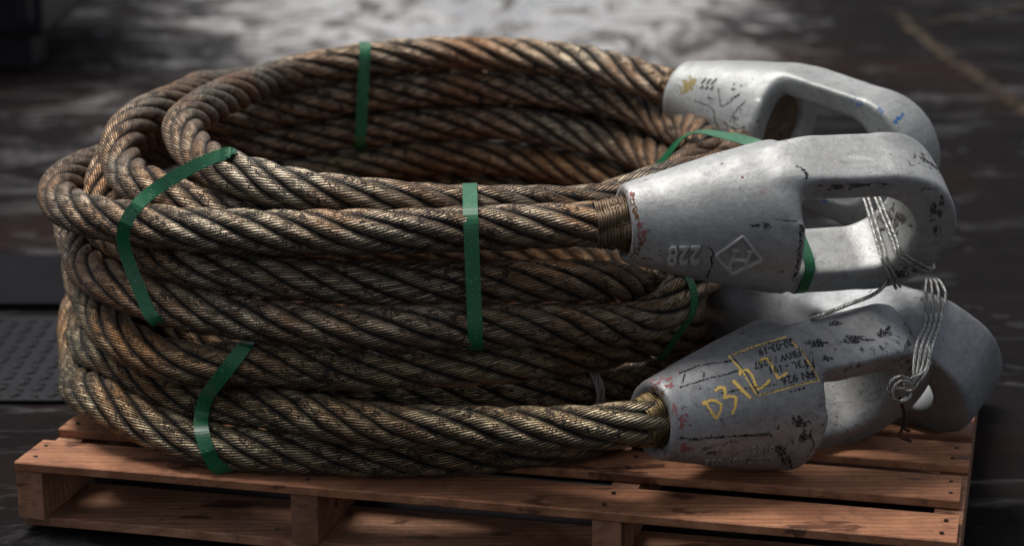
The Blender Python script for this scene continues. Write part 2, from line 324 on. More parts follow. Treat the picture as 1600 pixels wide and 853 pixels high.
# ------------------------------------------------------------------ ropes: two slings, each one continuous rope with a cast socket at both ends
def unpack(s): return np.array([float(v) for v in s.split(',')]).reshape(-1, 3)/1e4
PATH_U = unpack("1680,27060,3240,1189,26963,3244,698,27016,3213,218,27095,3177,-271,27093,3160,-758,27009,3159,-1248,26929,3163,-1747,26905,3156,-2249,26945,3142,-2745,27024,3123,-3228,27132,3103,-3693,27269,3084,-4139,27450,3065,-4571,27697,3040,-4998,28008,3009,-5409,28347,3000,-5746,28726,2995,-5992,29152,2981,-6156,29628,2971,-6232,30156,2977,-6235,30718,2975,-6175,31275,2948,-6104,31791,2902,-6038,32280,2851,-5977,32770,2801,-5898,33268,2755,-5778,33751,2709,-5590,34196,2658,-5319,34598,2604,-4969,34956,2543,-4578,35258,2492,-4165,35512,2455,-3731,35730,2451,-3281,35921,2478,-2810,36074,2529,-2323,36180,2580,-1826,36237,2629,-1326,36243,2669,-829,36190,2696,-343,36081,2712,131,35920,2711,589,35710,2691,1023,35448,2652,1413,35133,2612,1733,34760,2589,1982,34337,2595,2163,33878,2603,2304,33403,2585,2426,32928,2527,2527,32451,2432,2606,31969,2314,2672,31478,2195,2737,30961,2106,2770,30390,2062,2759,29768,2079,2597,29181,2044,2298,28699,1897,1961,28348,1707,1601,28085,1641,1251,27823,1683,881,27555,1765,487,27295,1842,53,27077,1898,-412,26906,1938,-896,26787,1966,-1391,26736,1972,-1891,26756,1967,-2390,26837,1966,-2883,26963,1973,-3367,27124,1985,-3840,27320,1997,-4303,27554,2018,-4735,27828,2061,-5093,28154,2101,-5377,28533,2102,-5610,28962,2089,-5790,29443,2063,-5932,29929,2077,-6080,30415,2120,-6219,30903,2185,-6338,31390,2266,-6431,31879,2350,-6487,32373,2427,-6488,32872,2482,-6425,33374,2502,-6299,33869,2488,-6106,34347,2456,-5838,34795,2432,-5511,35206,2430,-5136,35558,2455,-4725,35844,2501,-4289,36075,2557,-3839,36273,2616,-3381,36452,2675,-2913,36605,2732,-2433,36726,2784,-1943,36805,2826,-1446,36828,2851,-952,36791,2859,-465,36698,2860,10,36557,2856,473,36375,2848,923,36153,2840,1352,35884,2830,1747,35567,2818,2088,35215,2796,2356,34835,2760,2561,34420,2708,2728,33965,2648,2875,33460,2617,2994,32920,2613,3064,32368,2620,3063,31817,2631,2982,31281,2643,2823,30794,2648,2616,30400,2613,2397,30089,2515,2228,29820,2292,2156,29548,1943,2071,29266,1715,1825,28999,1769,1549,28647,1972,1272,28204,2147,904,27830,2269,478,27564,2348,24,27377,2386,-454,27248,2398,-947,27159,2401,-1447,27095,2418,-1947,27059,2451,-2444,27071,2487,-2930,27149,2514,-3404,27304,2529,-3865,27528,2531,-4287,27810,2542,-4629,28137,2552,-4896,28497,2535,-5122,28874,2506,-5338,29267,2504,-5554,29679,2554,-5677,30113,2744,-5680,30543,2983,-5660,30953,3125,-5645,31385,3177,-5614,31864,3194,-5581,32365,3188,-5539,32858,3163,-5462,33335,3126,-5316,33803,3078,-5074,34249,3021,-4757,34656,2982,-4405,35045,2996,-4025,35411,3002,-3618,35734,3015,-3170,35977,3063,-2694,36133,3118,-2203,36217,3167,-1706,36249,3209,-1207,36240,3242,-712,36189,3264,-226,36093,3286,247,35942,3306,698,35725,3313,1121,35452,3302,1508,35126,3277,1860,34752,3243,2163,34338,3197,2397,33876,3128,2572,33373,3146,2697,32890,3216,2748,32418,3204,2752,31954,3136,2685,31485,3090,2553,31029,3098,2411,30582,3118,2259,30160,3088,2082,29781,3037,1855,29441,3013,1553,29144,3004,1173,28889,2992,743,28653,2975,294,28415,2960,-174,28196,2941,-662,28018,2922,-1156,27877,2929,-1647,27776,2975,-2134,27737,3021,-2612,27763,3038,-3089,27831,3052,-3572,27924,3089,-4045,28050,3194,-4490,28252,3314,-4828,28568,3376,-5042,28982,3376,-5209,29443,3387,-5348,29922,3475,-5399,30412,3593,-5354,30905,3672,-5271,31397,3709,-5173,31887,3714,-5071,32379,3698,-4985,32872,3668,-4934,33363,3626,-4910,33857,3581,-4892,34362,3558,-4855,34875,3503,-4758,35352,3411,-4561,35782,3362,-4237,36143,3347,-3817,36421,3353,-3350,36621,3368,-2864,36760,3385,-2371,36851,3398,-1873,36899,3406,-1371,36902,3416,-871,36855,3425,-381,36756,3426,94,36612,3422,550,36430,3415,985,36214,3408,1389,35951,3400,1764,35651,3386,2109,35323,3361,2414,34959,3320,2686,34568,3263,2911,34138,3185,3095,33650,3115,3224,33094,3111,3315,32465,3128,3305,31800,3153,3183,31162,3169,3006,30576,3182,2809,30055,3216,2578,29602,3265,2297,29215,3304,1985,28880,3311,1645,28585,3270,1260,28327,3195,840,28106,3178,406,27915,3225,-47,27745,3274,-527,27612,3306,-1020,27508,3348,-1512,27426,3411,-2004,27400,3467,-2499,27459,3516,-2985,27619,3577,-3425,27896,3643,-3763,28279,3657,-3998,28722,3648,-4200,29187,3673,-4391,29658,3743,-4506,30140,3805,-4522,30634,3820,-4489,31133,3809,-4447,31633,3791,-4398,32131,3768,-4339,32627,3741,-4266,33123,3711,-4183,33622,3680,-4104,34122,3644,-4028,34619,3603,-3925,35092,3569,-3735,35510,3568,-3404,35841,3609,-2959,36072,3665,-2473,36215,3717,-1978,36288,3761,-1479,36297,3799,-981,36239,3827,-493,36113,3847,-19,35930,3863,438,35705,3869,868,35442,3861,1261,35145,3842,1612,34816,3816,1917,34460,3779,2219,34077,3734,2598,33763,3650,2801,33625,3598"); PATH_L = unpack("1959,26167,1017,1560,25866,1028,1078,25855,977,599,25973,915,113,26114,859,-374,26242,819,-862,26349,795,-1353,26433,786,-1839,26510,795,-2308,26624,820,-2753,26830,847,-3203,27120,818,-3693,27413,767,-4177,27696,765,-4604,27995,815,-4977,28314,891,-5294,28644,957,-5564,28974,975,-5755,29330,971,-5884,29727,952,-5961,30188,970,-6009,30663,1012,-6051,31165,1073,-6084,31697,1110,-6087,32227,1143,-6046,32739,1173,-5949,33230,1186,-5788,33701,1174,-5573,34164,1142,-5322,34631,1091,-5035,35075,1009,-4692,35460,914,-4295,35774,838,-3868,36036,787,-3425,36261,753,-2969,36447,726,-2496,36586,700,-2008,36672,674,-1512,36704,645,-1015,36679,616,-524,36595,588,-45,36457,565,422,36274,544,872,36049,526,1295,35778,510,1683,35462,493,2027,35109,472,2318,34719,448,2553,34294,424,2744,33840,399,2899,33369,369,3019,32886,340,3108,32392,313,3159,31886,292,3143,31359,288,3042,30807,296,2877,30238,317,2700,29665,316,2475,29135,304,2165,28687,296,1802,28283,288,1435,27885,288,1070,27549,288,695,27309,288,286,27130,288,-159,26975,288,-628,26850,288,-1114,26775,288,-1614,26764,288,-2117,26803,288,-2615,26859,288,-3109,26921,288,-3590,27024,292,-4046,27186,329,-4483,27394,384,-4903,27640,477,-5313,27964,584,-5649,28407,578,-5852,28967,472,-5974,29557,410,-6076,30083,419,-6176,30560,465,-6271,31006,532,-6359,31448,600,-6424,31911,664,-6440,32406,725,-6394,32918,753,-6263,33418,743,-6053,33879,697,-5779,34274,617,-5441,34584,531,-5041,34831,490,-4606,35056,502,-4171,35283,547,-3737,35510,587,-3289,35722,609,-2823,35902,615,-2340,36039,616,-1847,36118,615,-1350,36130,612,-855,36076,608,-368,35964,606,106,35795,605,562,35572,609,994,35299,615,1390,34978,625,1733,34606,640,2017,34194,659,2249,33758,680,2434,33309,702,2583,32856,714,2689,32406,707,2737,31962,674,2715,31527,635,2632,31106,616,2549,30698,668,2449,30305,706,2295,29900,649,2084,29467,563,1790,29043,546,1442,28648,595,1061,28302,656,648,28011,713,207,27771,763,-254,27577,804,-731,27432,840,-1222,27343,879,-1720,27321,922,-2213,27374,978,-2687,27499,1046,-3147,27681,1119,-3595,27905,1190,-4016,28175,1259,-4388,28501,1328,-4714,28879,1392,-4994,29303,1449,-5199,29768,1495,-5358,30232,1523,-5506,30680,1518,-5631,31129,1503,-5699,31578,1519,-5711,32018,1553,-5679,32451,1575,-5609,32886,1585,-5497,33324,1590,-5323,33763,1572,-5072,34210,1509,-4774,34688,1417,-4455,35192,1362,-4080,35647,1397,-3648,35989,1460,-3184,36225,1503,-2701,36376,1530,-2207,36455,1554,-1703,36468,1577,-1198,36420,1591,-699,36319,1598,-213,36177,1599,257,36000,1592,710,35787,1573,1136,35518,1537,1512,35170,1485,1807,34727,1441,2024,34202,1425,2192,33639,1454,2322,33064,1513,2390,32488,1592,2412,31920,1664,2404,31358,1678,2428,30851,1635,2484,30485,1527,2473,30226,1429,2427,30029,1345,2419,29870,1256,2421,29711,1176,2284,29473,1131,2052,29138,1147,1780,28781,1207,1455,28469,1236,1087,28164,1244,708,27821,1286,294,27484,1336,-155,27205,1378,-630,27012,1404,-1123,26909,1412,-1624,26876,1408,-2125,26898,1401,-2620,26970,1399,-3101,27083,1392,-3567,27215,1347,-4009,27370,1298,-4419,27578,1294,-4805,27849,1339,-5155,28186,1424,-5418,28591,1512,-5580,29067,1533,-5736,29569,1511,-5908,30074,1524,-6070,30602,1578,-6189,31137,1649,-6235,31665,1728,-6246,32183,1803,-6219,32691,1865,-6113,33188,1893,-5924,33671,1885,-5672,34125,1869,-5373,34531,1878,-5018,34855,1910,-4604,35098,1932,-4174,35307,1920,-3743,35538,1907,-3298,35770,1925,-2835,35966,1964,-2355,36106,2010,-1864,36186,2058,-1368,36206,2098,-872,36166,2125,-382,36066,2138,95,35907,2137,549,35692,2117,972,35427,2080,1370,35130,2040,1762,34822,2012,2147,34511,1956,2479,34170,1805,2729,33772,1610,2851,33309,1432,2883,32809,1313,2834,32291,1257,2748,31767,1226,2689,31264,1195,2822,30796,1156,3226,30504,1135")
RD = .0288                                    # rope radius
def make_rope(name, path, mat, parent, seed):
    P = catmull(path, .0085); n = len(P); T, N, B = frames(P)
    s = np.r_[0, np.cumsum(np.linalg.norm(np.diff(P, axis=0), axis=1))]
    rng = np.random.default_rng(seed); LAY = .336; RS, RH = .0107, .0184
    wob = np.interp(s, np.linspace(0, s[-1], int(s[-1]/.12)), rng.normal(0, .16, int(s[-1]/.12)))
    parts = []
    for k in range(6):
        ph = 2*math.pi*(s/LAY)+k*math.pi/3+wob+seed
        jit = np.interp(s, np.linspace(0, s[-1], int(s[-1]/.05)), rng.normal(0, .0005, int(s[-1]/.05)))
        er = np.cos(ph)[:, None]*N+np.sin(ph)[:, None]*B
        Q = P+(RH+jit)[:, None]*er
        t2 = nrm(np.gradient(Q, axis=0)); n2 = nrm(er-t2*(er*t2).sum(1)[:, None]); b2 = np.cross(t2, n2)
        parts.append(tube_mesh(Q, RS, 14, F=(t2, n2, b2)))
    parts.append(tube_mesh(P, .0115, 8, F=(T, N, B)))
    return big_mesh(name, parts, mat, parent), P
rope_u_m = wire_rope_mat('upper wire rope', seed=0.0, brass=(.275, .225, .162), rust=(.34, .15, .055), rust_amt=.20, grease_amt=.72)
rope_l_m = wire_rope_mat('lower wire rope', seed=4.0, brass=(.275, .225, .145), rust=(.34, .155, .055), rust_amt=.18, grease_amt=.73)
sling_u = empty('wire_rope_sling', (-.155, 3.17, .16), 'upper coiled rusty brown wire rope, its front socket bearing a raised 228', 'wire rope')
sling_l = empty('wire_rope_sling', (-.155, 3.17, 0), 'lower coiled wire rope sling on the pallet boards, olive and greasy, one socket chalked D3122', 'wire rope')
rope_u, PU = make_rope('rope', PATH_U, rope_u_m, sling_u, 1)
rope_l, PLo = make_rope('rope', PATH_L, rope_l_m, sling_l, 2)

# sockets ------------------------------------------------------------------------------------------------
def socket_frame(o, ax, roll):
    ax = Vector(ax).normalized(); n0 = ax.cross(Vector((0, 0, 1))).normalized(); up = n0.cross(ax).normalized()*1
    if up.z < 0: up = -up
    nn = n0*math.cos(roll)-up*math.sin(roll); lat = up*math.cos(roll)+n0*math.sin(roll)
    M = Matrix((ax, lat, nn)).transposed().to_4x4(); M.translation = Vector(o); return M
def make_socket(parent, o, ax, roll, mat, BL=.205, r0=.0505, r1=.098, LT=.425, T=.084, Rarm=.039, Rcr=.058, vox=.0025, Tcr=.100, seed=1):
    M = socket_frame(o, ax, roll)
    verts, faces = [], []
    # basket: a turned cone with a cavity at the rope end and a hollow at the bail end
    prof = [(.035, .0), (.030, .034), (-.002+.0045, r0-.016), (-.003, r0-.012), (0.0, r0-.003), (.006, r0)]
    prof = [(.036, 0.0), (.034, .030), (.012, .0325), (.002, .0345), (-.002, r0-.009), (.000, r0-.003), (.007, r0+.0005)]
    for k in range(1, 9):
        t = k/8; prof.append((.007+(BL-.016)*t, r0+(r1-r0)*(t+.04*math.sin(math.pi*t))))
    prof += [(BL-.002, r1-.002), (BL, r1-.008), (BL-.001, .062), (BL-.004, .057), (BL-.020, .052), (BL-.022, 0.0)]
    ns = 56
    for x, r in prof[1:-1]:
        for j in range(ns): a = 2*math.pi*j/ns; verts.append((x, r*math.cos(a), r*math.sin(a)))
    m = len(prof)-2
    for i in range(m-1):
        for j in range(ns): faces.append((i*ns+j, (i+1)*ns+j, (i+1)*ns+(j+1) % ns, i*ns+(j+1) % ns))
    c0 = len(verts); verts += [(prof[0][0], 0, 0), (prof[-1][0], 0, 0)]
    for j in range(ns): faces.append((c0, j, (j+1) % ns)); faces.append((c0+1, (m-1)*ns+(j+1) % ns, (m-1)*ns+j))
    # bail: a U with rounded-box section
    yc = .0800; xc = LT-Rcr/2-yc-.002; pts = []
    xs0 = BL-.060
    def arm(t, sg):
        x = xs0+(xc-xs0)*t; q = min(1, max(0, (x-xs0)/.052)); q = q*q*(3-2*q)
        return (x, sg*(.060+(yc-.060)*q), 0, Rarm*(.9+.1*q), .048+(T-.048)*min(1, max(0, (x-xs0)/.066)))
    for k in range(14): t = k/13; pts.append(arm(t, 1))
    for k in range(1, 25): a = math.pi/2-math.pi*k/25; s_ = math.cos(a)**1.0 if math.cos(a) > 0 else 0; pts.append((xc+yc*math.cos(a), yc*math.sin(a), 0, Rarm+(Rcr-Rarm)*s_, T+(Tcr-T)*s_))
    for k in range(14): t = 1-k/13; pts.append(arm(t, -1))
    PP = np.array([q[:3] for q in pts]); tg = nrm(np.gradient(PP, axis=0)); ou = np.stack([tg[:, 1]*-1, tg[:, 0], 0*tg[:, 0]], 1)
    nsec = 28; b0 = len(verts)
    for (q, o_) in zip(pts, ou):
        for j in range(nsec):
            a = 2*math.pi*j/nsec; ca, sa = math.cos(a), math.sin(a); e = .24
            u = abs(ca)**e*math.copysign(1, ca)*q[3]/2; v = abs(sa)**e*math.copysign(1, sa)*(q[4] if len(q) > 4 else T)/2
            verts.append((q[0]+o_[0]*u, q[1]+o_[1]*u, v))
    for i in range(len(pts)-1):
        for j in range(nsec): faces.append((b0+i*nsec+j, b0+(i+1)*nsec+j, b0+(i+1)*nsec+(j+1) % nsec, b0+i*nsec+(j+1) % nsec))
    faces.append(tuple(range(b0, b0+nsec))[::-1]); faces.append(tuple(range(b0+(len(pts)-1)*nsec, b0+len(pts)*nsec)))
    me = bpy.data.meshes.new('tmp'); me.from_pydata(verts, [], faces); me.update()
    bm = bmesh.new(); bm.from_mesh(me); bmesh.ops.recalc_face_normals(bm, faces=bm.faces); bm.to_mesh(me); bm.free()
    tmp = bpy.data.objects.new('tmp', me); COL.objects.link(tmp)
    md = tmp.modifiers.new('r', 'REMESH'); md.mode = 'VOXEL'; md.voxel_size = vox; md.use_smooth_shade = True
    ms = tmp.modifiers.new('s', 'SMOOTH'); ms.factor = .5; ms.iterations = 3
    dg = bpy.context.evaluated_depsgraph_get(); out = bpy.data.meshes.new_from_object(tmp.evaluated_get(dg))
    bpy.data.objects.remove(tmp); bpy.data.meshes.remove(me)
    # casting unevenness
    co = np.empty(len(out.vertices)*3, np.float32); out.vertices.foreach_get('co', co); co = co.reshape(-1, 3)
    rr = np.random.default_rng(seed); d = np.zeros_like(co)
    for f_, a_ in ((16, .0016), (38, .0007), (80, .0003)):
        for ax_ in range(3):
            for _ in range(2):
                k_ = rr.normal(0, f_, 3); d[:, ax_] += a_*.55*np.sin(co@k_+rr.uniform(0, 6.28))
    co += d
    sel = np.where((co[:, 0] > BL-.065) & (co[:, 0] < BL+.03) & (np.hypot(co[:, 1], co[:, 2]) > .060) & (np.abs(co[:, 2]) < .078))[0]
    ed = np.empty(len(out.edges)*2, np.int32); out.edges.foreach_get('vertices', ed); ed = ed.reshape(-1, 2); wgt = np.zeros(len(co)); wgt[sel] = np.exp(-((co[sel, 0]-BL+.012)/.024)**2)*.6
    deg = np.bincount(ed.ravel(), minlength=len(co)).astype(float)
    for _ in range(60):
        acc = np.zeros_like(co)
        for k_ in range(3): acc[:, k_] = np.bincount(ed[:, 0], co[ed[:, 1], k_], len(co))+np.bincount(ed[:, 1], co[ed[:, 0], k_], len(co))
        co += (wgt[:, None]*(acc/np.maximum(deg, 1)[:, None]-co)).astype(np.float32)
    out.vertices.foreach_set('co', co.ravel()); out.transform(M); out.name = 'socket'
    for pl in out.polygons: pl.use_smooth = True
    o_ = link_mesh('socket', out, mat, parent, True)
    bvh = BVHTree.FromObject(o_, bpy.context.evaluated_depsgraph_get()) if False else BVHTree.FromPolygons([v.co[:] for v in out.vertices], [p_.vertices[:] for p_ in out.polygons])
    return o_, M, bvh
cast1 = cast_mat('cast zinc bright', (.43, .435, .43), seed=.3, dirt=.5, red=.3)
cast2 = cast_mat('cast zinc pale', (.44, .45, .44), seed=2.2, dirt=.5, red=0.)
cast3 = cast_mat('cast zinc worn', (.33, .335, .34), seed=5.1, dirt=.8, red=.5)
cast4 = cast_mat('cast zinc plain', (.31, .32, .335), seed=8.4, dirt=.5, red=0.)
A1 = (math.cos(R(12)), math.sin(R(12)), 0.0); A3 = (.83, .555, -.01); A2 = (.785, -.58, -.19); A4 = (.755, -.655, -.05)
O1 = (.138, 2.70, .324); O3 = (.171, 2.60, .102); O2 = (0.2564, 3.3800, 0.3655); O4 = (.30, 3.07, .115)
s1, M1, V1 = make_socket(sling_u, O1, A1, R(29), cast1, seed=1); tag(s1, 'front socket with raised 228 and H in a diamond')
s2, M2, V2 = make_socket(sling_u, O2, A2, R(5), cast2, seed=2, BL=.19, Rarm=.034, T=.078); tag(s2, 'rear socket with blue paint marks')
s3, M3, V3 = make_socket(sling_l, O3, A3, R(36), cast3, seed=3); tag(s3, 'front socket chalked D3122 in yellow')
s4, M4, V4 = make_socket(sling_l, O4, A4, R(34), cast4, seed=4); tag(s4, 'plain grey rear socket lashed with wire')
zincm = plain_mat('spelter fill', (.15, .10, .065), .5, .5, .5, 45, .5, .9)
def zinc(sock, M, seed):
    x0 = .179 if seed == 1 else .193
    r = random.Random(seed); bm = bmesh.new(); vs = []
    c = bm.verts.new((x0, 0, 0)); rings = []
    for i in range(1, 8):
        q = i/7*.054; rings.append([bm.verts.new((x0+r.uniform(-.0016, .0022)+(.003 if r.random() < .12 else 0)-(.003 if i == 7 else 0), q*math.cos(a), q*math.sin(a))) for a in [2*math.pi*j/28 for j in range(28)]])
    for j in range(28):
        bm.faces.new((c, rings[0][j], rings[0][(j+1) % 28]))
        for i in range(6): bm.faces.new((rings[i][j], rings[i+1][j], rings[i+1][(j+1) % 28], rings[i][(j+1) % 28]))
    bm.transform(M); obj_bm('spelter_fill', bm, zincm, sock, True)
for k, (s_, M_) in enumerate(((s1, M1), (s2, M2), (s3, M3), (s4, M4))): zinc(s_, M_, k)

# seizing of fine wire where the rope enters a socket
def make_seizing(parent, M, x0, x1, ra, rb, mat, seed):
    r = np.random.default_rng(seed); n = int((x1-x0)/.0019); parts = []
    for k in range(n):
        t = k/max(n-1, 1); x = x0+(x1-x0)*t; rad = ra+(rb-ra)*t+r.normal(0, .0009); lob = seed+2.2*t; nz = np.interp(np.arange(40), np.arange(0, 41, 5), np.r_[q0 := r.normal(0, .02, 8), q0[:1]]); a = np.linspace(0, 2*math.pi, 40, endpoint=False)
        P = np.stack([x+np.sin(a+r.uniform(0, 6))*.0006, rad*(1-.16*np.abs(np.sin(3*a+lob))**3+nz)*np.cos(a), rad*(1-.16*np.abs(np.sin(3*a+lob))**3+nz)*np.sin(a)], 1)
        P = (np.c_[P, np.ones(len(P))]@np.array(M).T)[:, :3]
        parts.append(tube_mesh(P, .0012, 6, closed=True))
    return big_mesh('seizing_wire', parts, mat, parent)
brassm = plain_mat('seizing brass', (.24, .17, .08), .42, .7, .9, 70, .5, .9)
seize_dark = plain_mat('seizing dark', (.17, .115, .07), .5, .5, .95, 42, .5, .6)
make_seizing(sling_u, M1, -.038, .018, .0285, .0345, seize_dark, 1)
make_seizing(sling_l, M3, -.022, .022, .0290, .0335, brassm, 2)
make_seizing(sling_u, M2, -.020, .020, .0305, .0325, seize_dark, 3)
make_seizing(sling_l, M4, -.020, .020, .0305, .0325, seize_dark, 4)

# ------------------------------------------------------------------ writing and marks that sit on the sockets' skin
CAMV = Vector((0, 0, CAM_H)); FWD = Vector((0, math.cos(PITCH), -math.sin(PITCH))); UPV = Vector((0, math.sin(PITCH), math.cos(PITCH)))
def ray(px, py): return (FWD+Vector((1, 0, 0))*((px-800)/FPX)+UPV*((426.5-py)/FPX)).normalized()
def skin(V, px, py):
    h, n, i, d = V.ray_cast(CAMV, ray(px, py)); return (h, n) if h is not None else (None, None)
def raised(name, V, parent, body, o, ex, ey, mat, h=.0022, off=-.0006, size=1.0):
    cu = bpy.data.curves.new('t', 'FONT'); cu.body = body; cu.size = 1.0; cu.extrude = .5; cu.resolution_u = 4; cu.space_character = 1.05
    cu.offset = .022
    t = bpy.data.objects.new('t', cu); COL.objects.link(t); dg = bpy.context.evaluated_depsgraph_get()
    me = bpy.data.meshes.new_from_object(t.evaluated_get(dg)); bpy.data.objects.remove(t)
    bad = []
    for v in me.vertices:
        x, y, z = v.co; hit, n = skin(V, o[0]+ex[0]*x+ey[0]*y, o[1]+ex[1]*x+ey[1]*y)
        if hit is None: bad.append(v.index); continue
        v.co = hit+n*(off+(z+.5)*h)
    me.name = name; 
    if bad:
        bm = bmesh.new(); bm.from_mesh(me); bm.verts.ensure_lookup_table(); bmesh.ops.delete(bm, geom=[bm.verts[i] for i in bad], context='VERTS'); bm.to_mesh(me); bm.free()
    return link_mesh(name, me, mat, parent)
def stroke(V, pts, wpx, parts, h=.0004, jag=.25, seed=0, step=1.6, breaks=0.0, closed=False):
    """a ribbon that follows the skin; width given in photograph pixels at the surface"""
    r = random.Random(seed); P = []
    for a, b in zip(pts[:-1], pts[1:]):
        L = math.hypot(b[0]-a[0], b[1]-a[1]); n = max(1, int(L/step))
        for k in range(n): P.append((a[0]+(b[0]-a[0])*k/n, a[1]+(b[1]-a[1])*k/n))
    P.append(pts[-1]); prev = None
    for i, q in enumerate(P):
        a, b = P[max(i-1, 0)], P[min(i+1, len(P)-1)]; dx, dy = b[0]-a[0], b[1]-a[1]; L = math.hypot(dx, dy) or 1; nx, ny = -dy/L, dx/L
        w1 = wpx/2*(1+r.uniform(-jag, jag)); w2 = wpx/2*(1+r.uniform(-jag, jag))
        ha, na = skin(V, q[0]+nx*w1, q[1]+ny*w1); hb, nb = skin(V, q[0]-nx*w2, q[1]-ny*w2)
        if ha is None or hb is None or (ha-hb).length > .02: prev = None; continue
        cur = (ha+na*h, hb+nb*h)
        if prev is not None and r.random() >= breaks and (cur[0]-prev[0]).length < .02:
            o = len(parts[0]); parts[0].extend([prev[0], prev[1], cur[1], cur[0]]); parts[1].append((o, o+1, o+2, o+3))
        prev = cur
def marks(name, V, parent, mat, strokes, **k):
    for i, (pts, wpx) in enumerate(strokes):
        parts = ([], []); stroke(V, pts, wpx, parts, seed=i+k.get('seed', 0), **{a: b for a, b in k.items() if a != 'seed'})
        if parts[1]: obj(name, parts[0], parts[1], mat, parent)
def blots(name, V, parent, mat, spots, seed0):
    for i, (c, rx, ry) in enumerate(spots):
        parts = ([], []); blot(V, c, rx, ry, seed0+i, parts)
        if parts[1]: obj(name, parts[0], parts[1], mat, parent)
def blot(V, c, rx, ry, seed, parts, h=.0003, n=26):
    r = random.Random(seed); ph = [(r.uniform(0, 6.28), r.uniform(.08, .3)) for _ in range(5)]; cen, cn = skin(V, *c)
    if cen is None: return
    ring = []
    for k in range(n):
        a = 2*math.pi*k/n; q = 1+sum(m*math.sin((i+2)*a+p) for i, (p, m) in enumerate(ph))*.8; q = max(.25, q)
        hh, hn = skin(V, c[0]+rx*q*math.cos(a), c[1]+ry*q*math.sin(a))
        if hh is None or (hh-cen).length > .06: continue
        ring.append(hh+hn*h)
    if len(ring) < 4: return
    o = len(parts[0]); parts[0].append(cen+cn*h); parts[0].extend(ring)
    for k in range(len(ring)): parts[1].append((o, o+1+k, o+1+(k+1) % len(ring)))
def ragged_mat(name, col, scale=220, thr=.42, rough=.7):
    m, t, p = new_mat(name); g = NT(t); n = g.noise(g.coord('Object'), scale, 5, .7)
    g.set(p.inputs['Base Color'], g.mix(n, tuple(c*.7 for c in col), tuple(min(1, c*1.2) for c in col))); p.inputs['Roughness'].default_value = rough; p.inputs['Specular IOR Level'].default_value = .15
    g.set(p.inputs['Alpha'], g.ramp(n, (thr, 0.), (thr+.05, 1.))); return m
yellow = ragged_mat('yellow chalk', (1.0, .60, .17), 600, .28)
black = ragged_mat('black crayon', (.012, .012, .014), 420, .46)
ink = ragged_mat('dark stamped ink', (.035, .036, .042), 520, .44)
blue = ragged_mat('blue paint', (.03, .16, .42), 200, .44)
pink = ragged_mat('red primer', (.30, .10, .10), 130, .47)
raise1 = cast_mat('cast letters', (.60, .60, .58), seed=.3, dirt=.1, red=0.)  # toned lighter than the socket, painting in the light on raised edges

raised('raised_number', V1, s1, '228', (1095, 383.5), (-33, .6), (-3.5, 37), raise1, .0062)
# the H in its diamond: raised ridges
def ridge(V, pts, wpx, h, parts):
    r_ = [];
    for (a, b) in zip(pts[:-1], pts[1:]):
        n = 12; L = math.hypot(b[0]-a[0], b[1]-a[1]); nx, ny = -(b[1]-a[1])/L, (b[0]-a[0])/L; rows = []
        for k in range(n+1):
            q = (a[0]+(b[0]-a[0])*k/n, a[1]+(b[1]-a[1])*k/n); row = []
            for f_, hh in ((1, -.0008), (.5, h), (-.5, h), (-1, -.0008)):
                p_, n_ = skin(V, q[0]+nx*wpx/2*f_, q[1]+ny*wpx/2*f_); row.append(p_+n_*hh)
            rows.append(row)
        o = len(parts[0])
        for row in rows: parts[0].extend(row)
        for k in range(n):
            for j in range(3): parts[1].append((o+k*4+j, o+k*4+j+1, o+(k+1)*4+j+1, o+(k+1)*4+j))
        parts[1].append((o, o+1, o+2, o+3)); parts[1].append((o+n*4+3, o+n*4+2, o+n*4+1, o+n*4))
pp = ([], [])
D4 = [(1161, 369), (1190, 406), (1144, 427), (1118, 399)]
ridge(V1, D4+[D4[0]], 5., .0036, pp)
for a, b in (((1139, 417), (1149, 391)), ((1163, 419), (1173, 393)), ((1144, 405), (1168, 407))): ridge(V1, [a, b], 5.5, .0034, pp)
for a, b in (((1133, 417), (1144, 417.5)), ((1157, 419), (1168, 419.5)), ((1144, 391), (1155, 391.5)), ((1167, 393), (1178, 393.5))): ridge(V1, [a, b], 4, .0033, pp)
obj('raised_emblem', pp[0], pp[1], raise1, s1)
marks('crayon_mark', V1, s1, black, [([(1106, 386), (1113, 391), (1116, 398), (1110, 402), (1113, 412), (1108, 424), (1104, 434)], 2.6), ([(1172, 352), (1180, 353), (1188, 351)], 4), ([(1192, 353), (1199, 352), (1204, 356)], 8), ([(1212, 343), (1245, 346)], 2), ([(1243, 258), (1258, 268), (1262, 280)], 5), ([(1254, 330), (1252, 360), (1250, 385), (1247, 408), (1240, 440)], 5), ([(1440, 246), (1462, 262), (1474, 280)], 3)], jag=.6, seed=3)
blots('primer_stain', V1, s1, pink, (((1003, 366), 8, 12), ((1000, 352), 5, 6), ((985, 306), 7, 6), ((1010, 405), 7, 4), ((1160, 277), 2, 2), ((1000, 420), 6, 3)), 0)
brown = ragged_mat('rust stain', (.14, .075, .035), 160, .44)
blots('rust_stain', V1, s1, brown, (((984, 310), 8, 14), ((992, 335), 5, 14), ((990, 395), 9, 14), ((976, 400), 9, 8), ((1000, 380), 5, 8)), 70)
dark_blot = ragged_mat('ragged dark blot', (.075, .07, .068), 95, .47)
blots('dark_patch', V1, s1, dark_blot, (((1398, 335), 26, 34), ((1464, 330), 9, 46), ((1442, 250), 24, 10), ((1420, 425), 26, 10), ((1330, 291), 50, 5)), 60)  # ragged dark blots on the crown and on the arm faces beside the eye
